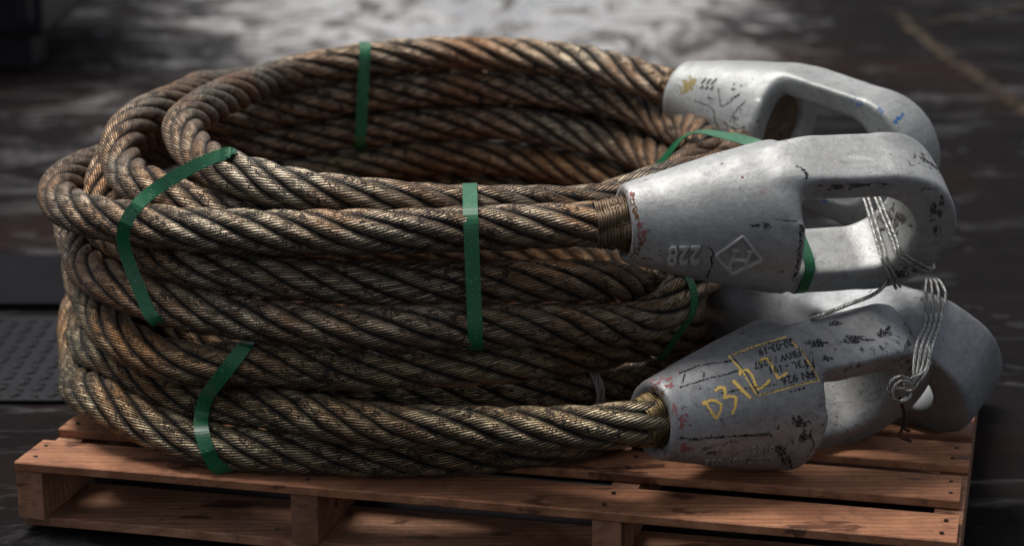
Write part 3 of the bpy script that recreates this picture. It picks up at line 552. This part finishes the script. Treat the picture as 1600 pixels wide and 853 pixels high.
# rear upper socket
raise2 = cast_mat('cast letters pale', (.56, .57, .55), seed=2.2, dirt=.2, red=0.)
raised('raised_number', V2, s2, '222', (1120, 124), (-14.5, -1.5), (-9, 21), raise2, .0034)
marks('crayon_mark', V2, s2, black, [(q_, w_*.75) for q_, w_ in [([(1122, 138), (1124, 152), (1127, 167), (1136, 163), (1146, 155)], 2.5), ([(1165, 158), (1152, 171), (1144, 183), (1139, 192)], 2.5), ([(1131, 191), (1140, 198), (1150, 202), (1163, 199)], 3), ([(1085, 157), (1096, 161), (1108, 166), (1115, 172), (1117, 188), (1122, 199)], 3), ([(1142, 155), (1156, 148)], 4), ([(1145, 131), (1148, 133)], 4), ([(1143, 139), (1148, 141)], 5), ([(1156, 134), (1160, 135)], 4), ([(1106, 152), (1113, 156)], 4)]], jag=.35, seed=9)
marks('blue_paint_mark', V2, s2, blue, [([(1326, 148), (1336, 157), (1346, 164)], 10), ([(1372, 168), (1380, 178)], 4), ([(1412, 178), (1402, 188), (1396, 192)], 6), ([(1284, 308), (1291, 315)], 8)], jag=.6, seed=5)
blots('rust_stain', V2, s2, ragged_mat('yellow stain', (.30, .24, .09), 120, .42), (((1078, 130), 9, 10), ((1070, 140), 8, 6)), 80)
# front lower socket
D3122 = [([(1097, 630), (1102, 627), (1108, 638), (1119, 654), (1126, 641), (1127, 632), (1119, 626), (1109, 625), (1098, 632)], 4.2),
         ([(1117, 611), (1124, 605), (1131, 605), (1133, 612), (1132, 621), (1140, 619), (1150, 620), (1149, 634), (1144, 647)], 4.6),
         ([(1145, 594), (1158, 608), (1173, 622)], 5.4),
         ([(1157, 586), (1155, 580), (1168, 578), (1175, 586), (1180, 601), (1185, 608), (1195, 602), (1203, 593)], 4.2),
         ([(1186, 566), (1192, 561), (1199, 560), (1205, 570), (1211, 580), (1215, 591), (1222, 588), (1230, 582)], 3.8)]
marks('chalk_character', V3, s3, yellow, D3122, jag=.3, seed=2)
marks('chalk_frame', V3, s3, yellow, [([(1138, 557), (1180, 541), (1229, 526)], 2.4), ([(1138, 556), (1160, 580), (1182, 617)], 2.8), ([(1235, 531), (1256, 553), (1274, 584), (1279, 596)], 3), ([(1185, 617), (1210, 612), (1245, 601), (1275, 595)], 2.6)], jag=.4, seed=7, breaks=.08)
marks('stamp_frame', V3, s3, ink, [([(1143, 555), (1190, 539), (1236, 529)], 1.6), ([(1143, 556), (1165, 582), (1186, 617)], 1.8), ([(1236, 529), (1262, 560), (1278, 594)], 1.6), ([(1187, 617), (1235, 603), (1278, 593)], 1.6)], jag=.4, seed=8, breaks=.05)
for body, o, ex, ey in (('20-03-19', (1238, 529.5), (-14.2, 4.2), (4.5, 15)), ('FBIW / 1257', (1250, 546), (-13.6, 3.9), (4.5, 14)), ('T3L - 191', (1261, 561), (-15, 3.2), (5, 15)), ('FN 926', (1271, 578), (-16.5, 3.8), (5, 16))):
    raised('stamped_text', V3, s3, body, o, ex, ey, ink, .0004, .0003)
marks('crayon_line', V3, s3, black, [(q_, w_*.62) for q_, w_ in [([(1060, 584), (1090, 572), (1110, 568), (1130, 566), (1150, 562)], 4), ([(1062, 605), (1085, 598), (1110, 590), (1135, 585), (1158, 577)], 4), ([(1138, 612), (1160, 607), (1190, 604), (1214, 600)], 3.4), ([(1232, 612), (1246, 609), (1258, 606)], 5), ([(1063, 684), (1080, 686), (1092, 686), (1100, 684), (1120, 683), (1145, 681), (1165, 680), (1180, 679), (1200, 678)], 6), ([(1070, 584), (1066, 598)], 4), ([(1098, 590), (1101, 582)], 5), ([(1200, 676), (1206, 681)], 6)]], jag=.45, seed=4)
blots('black_stain', V3, s3, black, (((1262, 682), 10, 22), ((1218, 703), 10, 9), ((1250, 660), 9, 8), ((1228, 718), 10, 9), ((1335, 530), 22, 5), ((1382, 520), 10, 8), ((1240, 655), 3, 6), ((1266, 570), 8, 14), ((1275, 536), 16, 6), ((1418, 540), 5, 8), ((1305, 505), 10, 4), ((1420, 512), 9, 8), ((1292, 560), 8, 4)), 20)
blots('primer_stain', V3, s3, pink, (((1065, 659), 12, 12), ((1030, 594), 16, 7), ((1062, 582), 5, 4), ((1054, 640), 4, 9), ((1046, 602), 6, 5), ((1065, 700), 14, 9), ((1020, 600), 8, 6), ((1036, 722), 10, 4)), 40)
blots('rust_stain', V3, s3, brown, (((1030, 610), 10, 10), ((1042, 640), 5, 18), ((1040, 690), 8, 16), ((1020, 715), 8, 8), ((1028, 628), 6, 10), ((1030, 700), 8, 8), ((1036, 660), 4, 14)), 90)
raise3 = cast_mat('cast letters worn', (.36, .36, .36), seed=5.1, dirt=.2, red=0.)
raised('stamped_number', V3, s3, '8126', (1211, 696), (-18, .6), (-2, 17), raise3, .0022)
raised('stamped_number', V3, s3, 'LOT 007 025', (1206, 713), (-18.5, .9), (-1.5, 12), raise3, .0020)

# ------------------------------------------------------------------ green strapping bands
green = strap_mat()
def band(name, P, O, closed, width, th, mat, label, cat, group=None, twist=0.):
    """a flat strip along P; O = outward direction per point"""
    P = np.asarray(P, float); T = nrm(np.roll(P, -1, 0)-np.roll(P, 1, 0)) if closed else nrm(np.gradient(P, axis=0))
    O = nrm(O-T*(O*T).sum(1)[:, None]); W = np.cross(T, O); n = len(P); V = []
    for s_, h in ((-.5, 0), (.5, 0), (.5, 1), (-.5, 1)): V.append(P+W*width*s_+O*th*h)
    V = np.stack(V, 1).reshape(-1, 3); F = []
    for i in range(n if closed else n-1):
        j = (i+1) % n
        for k in range(4): F.append((i*4+k, i*4+(k+1) % 4, j*4+(k+1) % 4, j*4+k))
    if not closed: F += [(0, 1, 2, 3)[::-1], tuple((n-1)*4+k for k in range(4))]
    o = obj(name, V, F, mat); bm = bmesh.new(); bm.from_mesh(o.data); bmesh.ops.recalc_face_normals(bm, faces=bm.faces); bm.to_mesh(o.data); bm.free()
    return tag(o, label, cat, group)
def crossings(paths, p0, n, sel):
    out = []
    for P in paths:
        d = (P-p0)@n; i = np.where(np.sign(d[1:]) != np.sign(d[:-1]))[0]
        for k in i:
            t = d[k]/(d[k]-d[k+1]); q = P[k]+(P[k+1]-P[k])*t; T = nrm(P[k+1]-P[k])
            if sel(q): out.append((q, T))
    return out
def hull2(pts):
    pts = sorted(map(tuple, pts))
    def half(ps):
        h = []
        for p in ps:
            while len(h) > 1 and (h[-1][0]-h[-2][0])*(p[1]-h[-2][1])-(h[-1][1]-h[-2][1])*(p[0]-h[-2][0]) <= 0: h.pop()
            h.append(p)
        return h[:-1]
    return half(pts)+half(pts[::-1])
def hull_strap(paths, p0, n, sel, label, width=.0185, name='strap', mat=green, th=.0011, rr=RD+.0008, cat='strap', group='green strapping bands'):
    p0 = np.array(p0, float); n = nrm(np.array(n, float)); cr = crossings(paths, p0, n, sel)
    u = nrm(np.cross(n, (0, 0, 1.))); v = np.cross(u, n); v = v if v[2] > 0 else -v; pts = []
    for q, T in cr:
        c = abs(T@n); m = T-n*(T@n); ml = np.linalg.norm(m); m = m/ml if ml > 1e-6 else u; m2 = np.cross(n, m)
        for a in np.linspace(0, 2*math.pi, 28, endpoint=False):
            w_ = m*math.cos(a)*rr*min(1/max(c, .2), 1.7)+m2*math.sin(a)*rr; e = q+w_-p0; pts.append((e@u, e@v))
    h = np.array(hull2(pts)); h = np.vstack([h, h[:1]]); s = np.r_[0, np.cumsum(np.linalg.norm(np.diff(h, axis=0), axis=1))]
    q = np.linspace(0, s[-1], max(40, int(s[-1]/.006)), endpoint=False); H = np.stack([np.interp(q, s, h[:, k]) for k in (0, 1)], 1)
    H = (H+.5*(np.roll(H, 1, 0)+np.roll(H, -1, 0)))/2; cen = H.mean(0)
    P = p0+H[:, :1]*u+H[:, 1:]*v; tg = np.roll(H, -1, 0)-np.roll(H, 1, 0); on = np.stack([tg[:, 1], -tg[:, 0]], 1); sg = np.sign(((H-cen)*on).sum(1, keepdims=True)); on = on*sg
    return band(name, P, on[:, :1]*u+on[:, 1:]*v, True, width, th, mat, label, cat, group)
def world_px(px, py, Y): r_ = ray(px, py); return np.array(CAMV+r_*(Y/r_.y))
def open_strap(label, pts, outs, width=.0185):
    P = catmull(pts, .006); O = np.array(outs, float); t0 = np.linspace(0, 1, len(O)); t1 = np.linspace(0, 1, len(P)); O = np.stack([np.interp(t1, t0, O[:, k]) for k in range(3)], 1)
    return band('strap', P, O, False, width, .0011, green, label, 'strap', 'green strapping bands')
def bvh_of(o): return BVHTree.FromPolygons([v.co[:] for v in o.data.vertices], [p_.vertices[:] for p_ in o.data.polygons])
RV = bvh_of(rope_u); RL = bvh_of(rope_l)
def surf_strap(label, V, keys, pre, post, width=.017, lift=.0065):
    """a strap laid over the rope crests at the listed spots; pre and post lead its ends round behind the turns"""
    pts = list(pre); outs = [(0, -.4, .9)]*len(pre)
    for px, py in keys:
        h, n = skin(V, px, py)
        if h is None: continue
        v = -ray(px, py); o = nrm(np.array(n)*.5+np.array(v)); pts.append(np.array(h)+o*lift); outs.append(o)
    pts += list(post); outs += [(0, -.9, -.3)]*len(post)
    P = np.array(pts); O = np.array(outs)
    s0 = np.r_[0, np.cumsum(np.linalg.norm(np.diff(P, axis=0), axis=1))]; Q = catmull(P, .005); s1 = np.linspace(0, s0[-1], len(Q))
    O = np.stack([np.interp(s1, s0, O[:, k]) for k in range(3)], 1)
    for _ in range(10): Q[1:-1] = Q[1:-1]*.5+(Q[2:]+Q[:-2])*.25; O[1:-1] = O[1:-1]*.5+(O[2:]+O[:-2])*.25
    C_ = np.array(CAMV); n0 = len(pre); lo, hi = int(len(Q)*.04), int(len(Q)*.90)
    for rep_ in range(8):
        W = nrm(np.cross(nrm(np.gradient(Q, axis=0)), O))
        for i in range(lo, hi):
            mv = 0.0
            for f_ in (-.5, -.25, 0, .25, .5):
                q = Q[i]+W[i]*width*f_; d = q-C_; L = np.linalg.norm(d); hit = V.ray_cast(CAMV, Vector(d/L))
                if hit[0] is not None and hit[3] < L+.0008: mv = max(mv, L+.0012-hit[3]) if hit[3] > L-.05 else mv
            Q[i] += (C_-Q[i])/np.linalg.norm(C_-Q[i])*mv
        if rep_ < 7:
            for _ in range(2): Q[1:-1] = Q[1:-1]*.5+(Q[2:]+Q[:-2])*.25
    return band('strap', Q, O, False, width, .0011, green, label, 'strap', 'green strapping bands')
both = [PU, PLo]
hull_strap([PU], (-.246, 3.62, .3), (1, .07, -.07), lambda q: q[1] > 3.35 and q[2] > .15, 'green strap hanging down inside the coil around the rear turns of rope')
surf_strap('slanting green strap around the upper left loops of rope', RV, [(352, 243), (322, 253), (250, 292), (212, 325), (196, 350), (191, 372), (221, 460), (230, 480), (236, 492)],
           [world_px(362, 258, 2.96), world_px(362, 243, 2.91)], [world_px(246, 502, 2.82), world_px(252, 508, 2.90)])
hull_strap([PU], (-.050, 2.75, .27), (1, .02, .035), lambda q: q[1] < 2.95 and q[2] > .15, 'upright green strap in the middle of the front of the coil')
surf_strap('bent green strap low on the left around the bottom turns of rope', RL, [(382, 545), (345, 590), (322, 622), (315, 652), (315, 671), (321, 694), (328, 710), (334, 722)],
           [world_px(398, 520, 2.80), world_px(391, 530, 2.75)], [world_px(350, 733, 2.75), world_px(385, 742, 2.82)], .0185, .0075)
open_strap('green strap at the right rear, tying the coil to the pale upper sockets', [world_px(1012, 276, 3.30), world_px(1035, 252, 3.25), world_px(1062, 222, 3.20), world_px(1090, 207, 3.13), world_px(1125, 211, 3.06), world_px(1185, 227, 2.98), world_px(1225, 255, 2.93)],
           [(-.6, -.6, .5), (-.6, -.6, .6), (-.4, -.6, .8), (0, -.5, .9), (.1, -.7, .8), (.1, -.8, .6), (.2, -.8, .5)])
AX1, LT1, NN1 = (np.array(M1.col[k][:3]) for k in range(3)); AX3, LT3, NN3 = (np.array(M3.col[k][:3]) for k in range(3))
def arm_strap(label, O, AX, LT, NN, x, y=-.080, hy=.0262, hn=.0445, skew=.006):
    pts = []; outs = []
    for a in np.linspace(0, 2*math.pi, 44, endpoint=False):
        ca, sa = math.cos(a), math.sin(a); e = .55; u = abs(ca)**e*math.copysign(1, ca)*hy; v = abs(sa)**e*math.copysign(1, sa)*hn
        pts.append(np.array(O)+AX*(x+skew*ca)+LT*(y+u)+NN*v); outs.append(LT*ca/hy+NN*sa/hn)
    return band('strap', pts, np.array(outs), True, .0135, .0011, green, label, 'strap', 'green strapping bands')
arm_strap('short green strap around the lower arm of the socket marked 228', O1, AX1, LT1, NN1, .240)
arm_strap('dark green strap under the chalked socket, touching the pallet slats', O3, AX3, LT3, NN3, .240)
hull_strap(both, (.19, 2.90, .14), (.80, .55, -.10), lambda q: q[1] < 3.02 and .06 < q[2] < .22, 'thin dark green strap in the shade between the two front sockets', width=.012)
hull_strap([PLo], np.array(O4)+np.array((-.012, .010, .0)), (.755, -.655, -.05), lambda q: np.linalg.norm(q-np.array(O4)) < .08, 'green strap on the rope behind the chalked socket', rr=.036)
# grey plastic tie round one inner turn
i_ = np.argmin(np.linalg.norm(PLo-np.array((.096, 2.824, .066)), axis=1)); q_ = PLo[i_]; T_ = nrm(PLo[i_+2]-PLo[i_-2])
film = plain_mat('cloudy plastic film', (.26, .23, .205), .35, 0, .5, 120, .5, .8)
def tie():
    r = np.random.default_rng(5); parts = []; u = nrm(np.cross(T_, (0, 0, 1.))); v = np.cross(u, T_)
    for k in range(5):
        a = np.linspace(0, 2*math.pi, 40, endpoint=False); off = -.006+.003*k
        P = q_+np.outer(.0315+.001*np.sin(5*a+k)+r.normal(0, .0004, 40), [1, 1, 1])*(np.cos(a)[:, None]*u+np.sin(a)[:, None]*v)+np.outer(off+.0015*np.sin(3*a+k*2), T_)
        parts.append(tube_mesh(P, .0021, 6, closed=True))
    return tag(big_mesh('cable_tie', parts, film), 'cloudy grey plastic tie twisted around an inner turn of rope beside the chalked socket', 'tie')
tie()

# ------------------------------------------------------------------ thin wire lashings
wire_m = wire_rope_mat('bright lashing wire', NW=6, slope=.9, rad=.0033, seed=9., brass=(.55, .55, .52), rust=(.5, .42, .33), rust_amt=-.4, grease_amt=-.6, groove_amt=0.)
def strands(name, lines, rad, mat, parent=None, step=.004):
    return big_mesh(name, [tube_mesh(catmull(P, step), rad, 9) for P in lines], mat, parent)
def twin(P, d, gap=.0058): P = np.array(P, float); d = nrm(np.array(d, float)); return [P-d*gap/2, P+d*gap/2]
def loc1(x, y, n): return np.array(M1 @ Vector((x, y, n)))
def loc2(x, y, n): return np.array(M2 @ Vector((x, y, n)))
def loc3(x, y, n): return np.array(M3 @ Vector((x, y, n)))
def loc4(x, y, n): return np.array(M4 @ Vector((x, y, n)))
def crown(loc, ang, xc, yc, r, n): return loc(xc+(yc+r)*math.cos(ang), (yc+r)*math.sin(ang), n)
XC = .425-.029-.080-.002; YC = .080
lines = []
for ang, top in ((R(-60), (1347, 286, 2.875)), (R(-34), (1362, 286, 2.875))):
    R_ = .0195+.0095*math.cos(ang)+.0058; N_ = .042+.008*math.cos(ang)+.0045; a = crown(loc1, ang, XC, YC, -R_, -.030); b = crown(loc1, ang, XC, YC, -R_, N_-.008); c = crown(loc1, ang, XC, YC, -R_+.012, N_+.001); d = crown(loc1, ang, XC, YC, R_-.012, N_+.001); e = crown(loc1, ang, XC, YC, R_, N_-.008); f = crown(loc1, ang, XC, YC, R_, -.03)
    t_ = world_px(*top); t2 = t_+np.array((.003, .03, .012)); back = world_px(top[0]+6, top[1]-10, top[2]+.12)
    mid = t_*.45+b*.55
    lines += twin([back, t2, t_, mid, t_*.18+b*.82, b, c, d, e, f, (f+back)/2+np.array((0, .02, -.02))], -AX1*math.sin(ang)+LT1*math.cos(ang))
lash = strands('lashing_wire', lines, .0022, wire_m); tag(lash, 'pale doubled wire lashing looped through the eye of the socket marked 228', 'wire')
p0 = world_px(1376, 452, 2.77); p1 = next(np.array(h_) for h_ in (skin(V3, 1268, y_)[0] for y_ in range(500, 560, 2)) if h_ is not None)
tl = strands('tie_wire', [[p0+np.array((.02, .0, .04)), p0, p0*.5+p1*.5+np.array((0, 0, -.001)), p1+np.array((.003, 0, .003)), p1+np.array((-.006, .004, -.002))]], .0026, wire_m)
tag(tl, 'single taut wire running down from the upper eye to the chalked socket', 'wire')
# lashing with a knot that ties the two lower sockets
y4 = next(y_ for y_ in range(425, 520) if skin(V4, 1460, y_)[0] is not None)+2
h4 = [skin(V4, x, y)[0] for x, y in ((1460, y4), (1455, 500), (1448, 545))]
h3 = skin(V3, 1436, 560)[0]
kn = np.array(world_px(1408, 606, 2.665)); lines = []
h4p = [np.array(h) for h in h4 if h is not None]
top = h4p[0] if h4p else world_px(1460, 452, 2.9)
for k in range(4):
    o_ = np.array((.0052*(k-1.5), 0, 0)); mid = world_px(1441+2*k, 540, 2.70)
    over = top+np.array((.004*(k-1), .035, .004))
    lines.append([over+np.array((.0, .06, -.05)), over+np.array((0, .01, .006)), top+o_*1.7+np.array((0, -.006, .004)), (h4p[1] if len(h4p) > 1 else mid)+o_*1.2+np.array((0, -.012, .002)), mid+o_, world_px(1438+3*k-5, 575, 2.675)+o_*.5, world_px(1425+3*k, 603-2*k, 2.66)+np.array((0, 0, .003*k)), kn+np.array((.004, .0, .004*k-.004))])
kl = strands('lashing_wire', lines, .0020, wire_m)
tag(kl, 'pale four strand wire lashing knotted around the two lower socket eyes', 'wire')
ring = []
for k in range(2):
    a = np.linspace(-.6, 2*math.pi-.3+.2*k, 26); cc = kn+np.array((-.003*k, -.004+.004*k, .002*k)); r_ = .0125+.0022*k
    ring.append(np.stack([cc[0]+r_*np.cos(a)*1.05, cc[1]-.012*np.sin(a*.5), cc[2]+r_*np.sin(a)*1.1], 1))
ring.append(np.array([kn+np.array((-.01, -.008, .004)), kn+np.array((.012, -.010, .0)), world_px(1432, 604, 2.65), world_px(1450, 575, 2.655), world_px(1452, 540, 2.69)]))
tg_ = strands('knot', ring, .0019, wire_m, kl)
cordm = plain_mat('dark cord', (.045, .022, .016), .7, 0, .4, 200, .2)
c0 = kn+np.array((0, .004, -.015)); c1 = np.array(world_px(1410, 668, 2.71))
strands('loose_end', [[c0, (c0+c1)/2+np.array((.004, 0, 0)), c1], [c1, c1+np.array((-.004, -.01, -.008)), c1+np.array((.010, -.012, -.014))], [c1, c1+np.array((.010, .004, -.006))]], .0022, cordm, kl)

# ------------------------------------------------------------------ steel plates on the deck at the left, machine and painted line far behind
def at_ground(px, py, z=GZ): r_ = ray(px, py); return CAMV+r_*((z-CAM_H)/r_.z)
steel = plain_mat('wet dark steel', (.007, .007, .009), .7, 0., .5, 9, .04, .6)
steel2 = plain_mat('wet tread steel', (.010, .010, .012), .45, .08, .6, 14, .14, .6)
rustm = plain_mat('rusty panel', (.20, .075, .025), .7, .1, .5, 9, .3, .4)
darkm = plain_mat('dark machine steel', (.014, .014, .017), .5, .4, .4, 6, .3, .3)
a = at_ground(40, 485); plate = obj_bm('steel_plate', box_bm((a.x-.55, a.y+.17, GZ+.007), (1.35, .34, .014), .003), steel); tag(plate, 'smooth dark wet steel plate lying on the deck left of the coil', 'steel plate')
t0 = at_ground(60, 632); t1 = at_ground(60, 500); bm = box_bm((t0.x-.40, (t0.y+t1.y)/2, GZ+.004), (1.0, t1.y-t0.y, .008), .002)
for ix in range(34):
    for iy in range(22):
        x = t0.x-.88+ix*.029; y = t0.y+.02+iy*.029
        if y > t1.y-.02 or x > t0.x+.08: continue
        bmesh.ops.create_icosphere(bm, subdivisions=1, radius=1.0, matrix=Matrix.Translation((x, y, GZ+.0082)) @ Matrix.Rotation(R(45 if (ix+iy) % 2 else -45), 4, 'Z') @ Matrix.Diagonal((.012, .0042, .0028, 1)))
tp = obj_bm('tread_plate', bm, steel2, None, True); tag(tp, 'wet chequered tread plate with raised lugs at the left of the pallet', 'steel plate')
mc = at_ground(60, 122); mach = empty('machine_base', (mc.x-.35, mc.y+.4, GZ), 'dark blurred machine base with a rust brown panel, far left behind the coil', 'machine')
bx = mc.x+.10; by = mc.y
obj_bm('housing', box_bm((bx-.75, by+.55, GZ+.62), (1.3, .9, 1.05), .02), darkm, mach)
obj_bm('rusty_panel', box_bm((bx-.33, by+.085, GZ+.40), (.10, .04, .42), .008), rustm, mach)
for dx in (-1.2, -.62, -.16): obj_bm('foot', box_bm((bx-.05+dx, by+.22, GZ+.06), (.14, .2, .12), .01), darkm, mach)
obj_bm('side_rib', box_bm((bx-.14, by+.07, GZ+.42), (.035, .08, .55), .006), darkm, mach)
obj_bm('side_rib', box_bm((bx-.50, by+.07, GZ+.42), (.035, .08, .55), .006), darkm, mach)
ylm = ragged_mat('worn yellow paint', (.040, .026, .013), 22, .46)
def floor_line(pts, w_):
    vs, fs = [], []
    for i, q in enumerate(pts):
        a, b = pts[max(i-1, 0)], pts[min(i+1, len(pts)-1)]; d = Vector((b.x-a.x, b.y-a.y, 0)).normalized(); n = Vector((-d.y, d.x, 0))
        vs += [q+n*w_/2+Vector((0, 0, .004)), q-n*w_/2+Vector((0, 0, .004))]
        if i: fs.append((2*i-2, 2*i-1, 2*i+1, 2*i))
    return tag(obj('yellow_line', vs, fs, ylm), kind='structure')
floor_line([at_ground(1395, 18), at_ground(1430, 52), at_ground(1500, 105), at_ground(1620, 185)], .055)
floor_line([at_ground(1700, 3, GZ+.003), at_ground(1600, 12, GZ+.003), at_ground(1432, 40, GZ+.003)], .045)
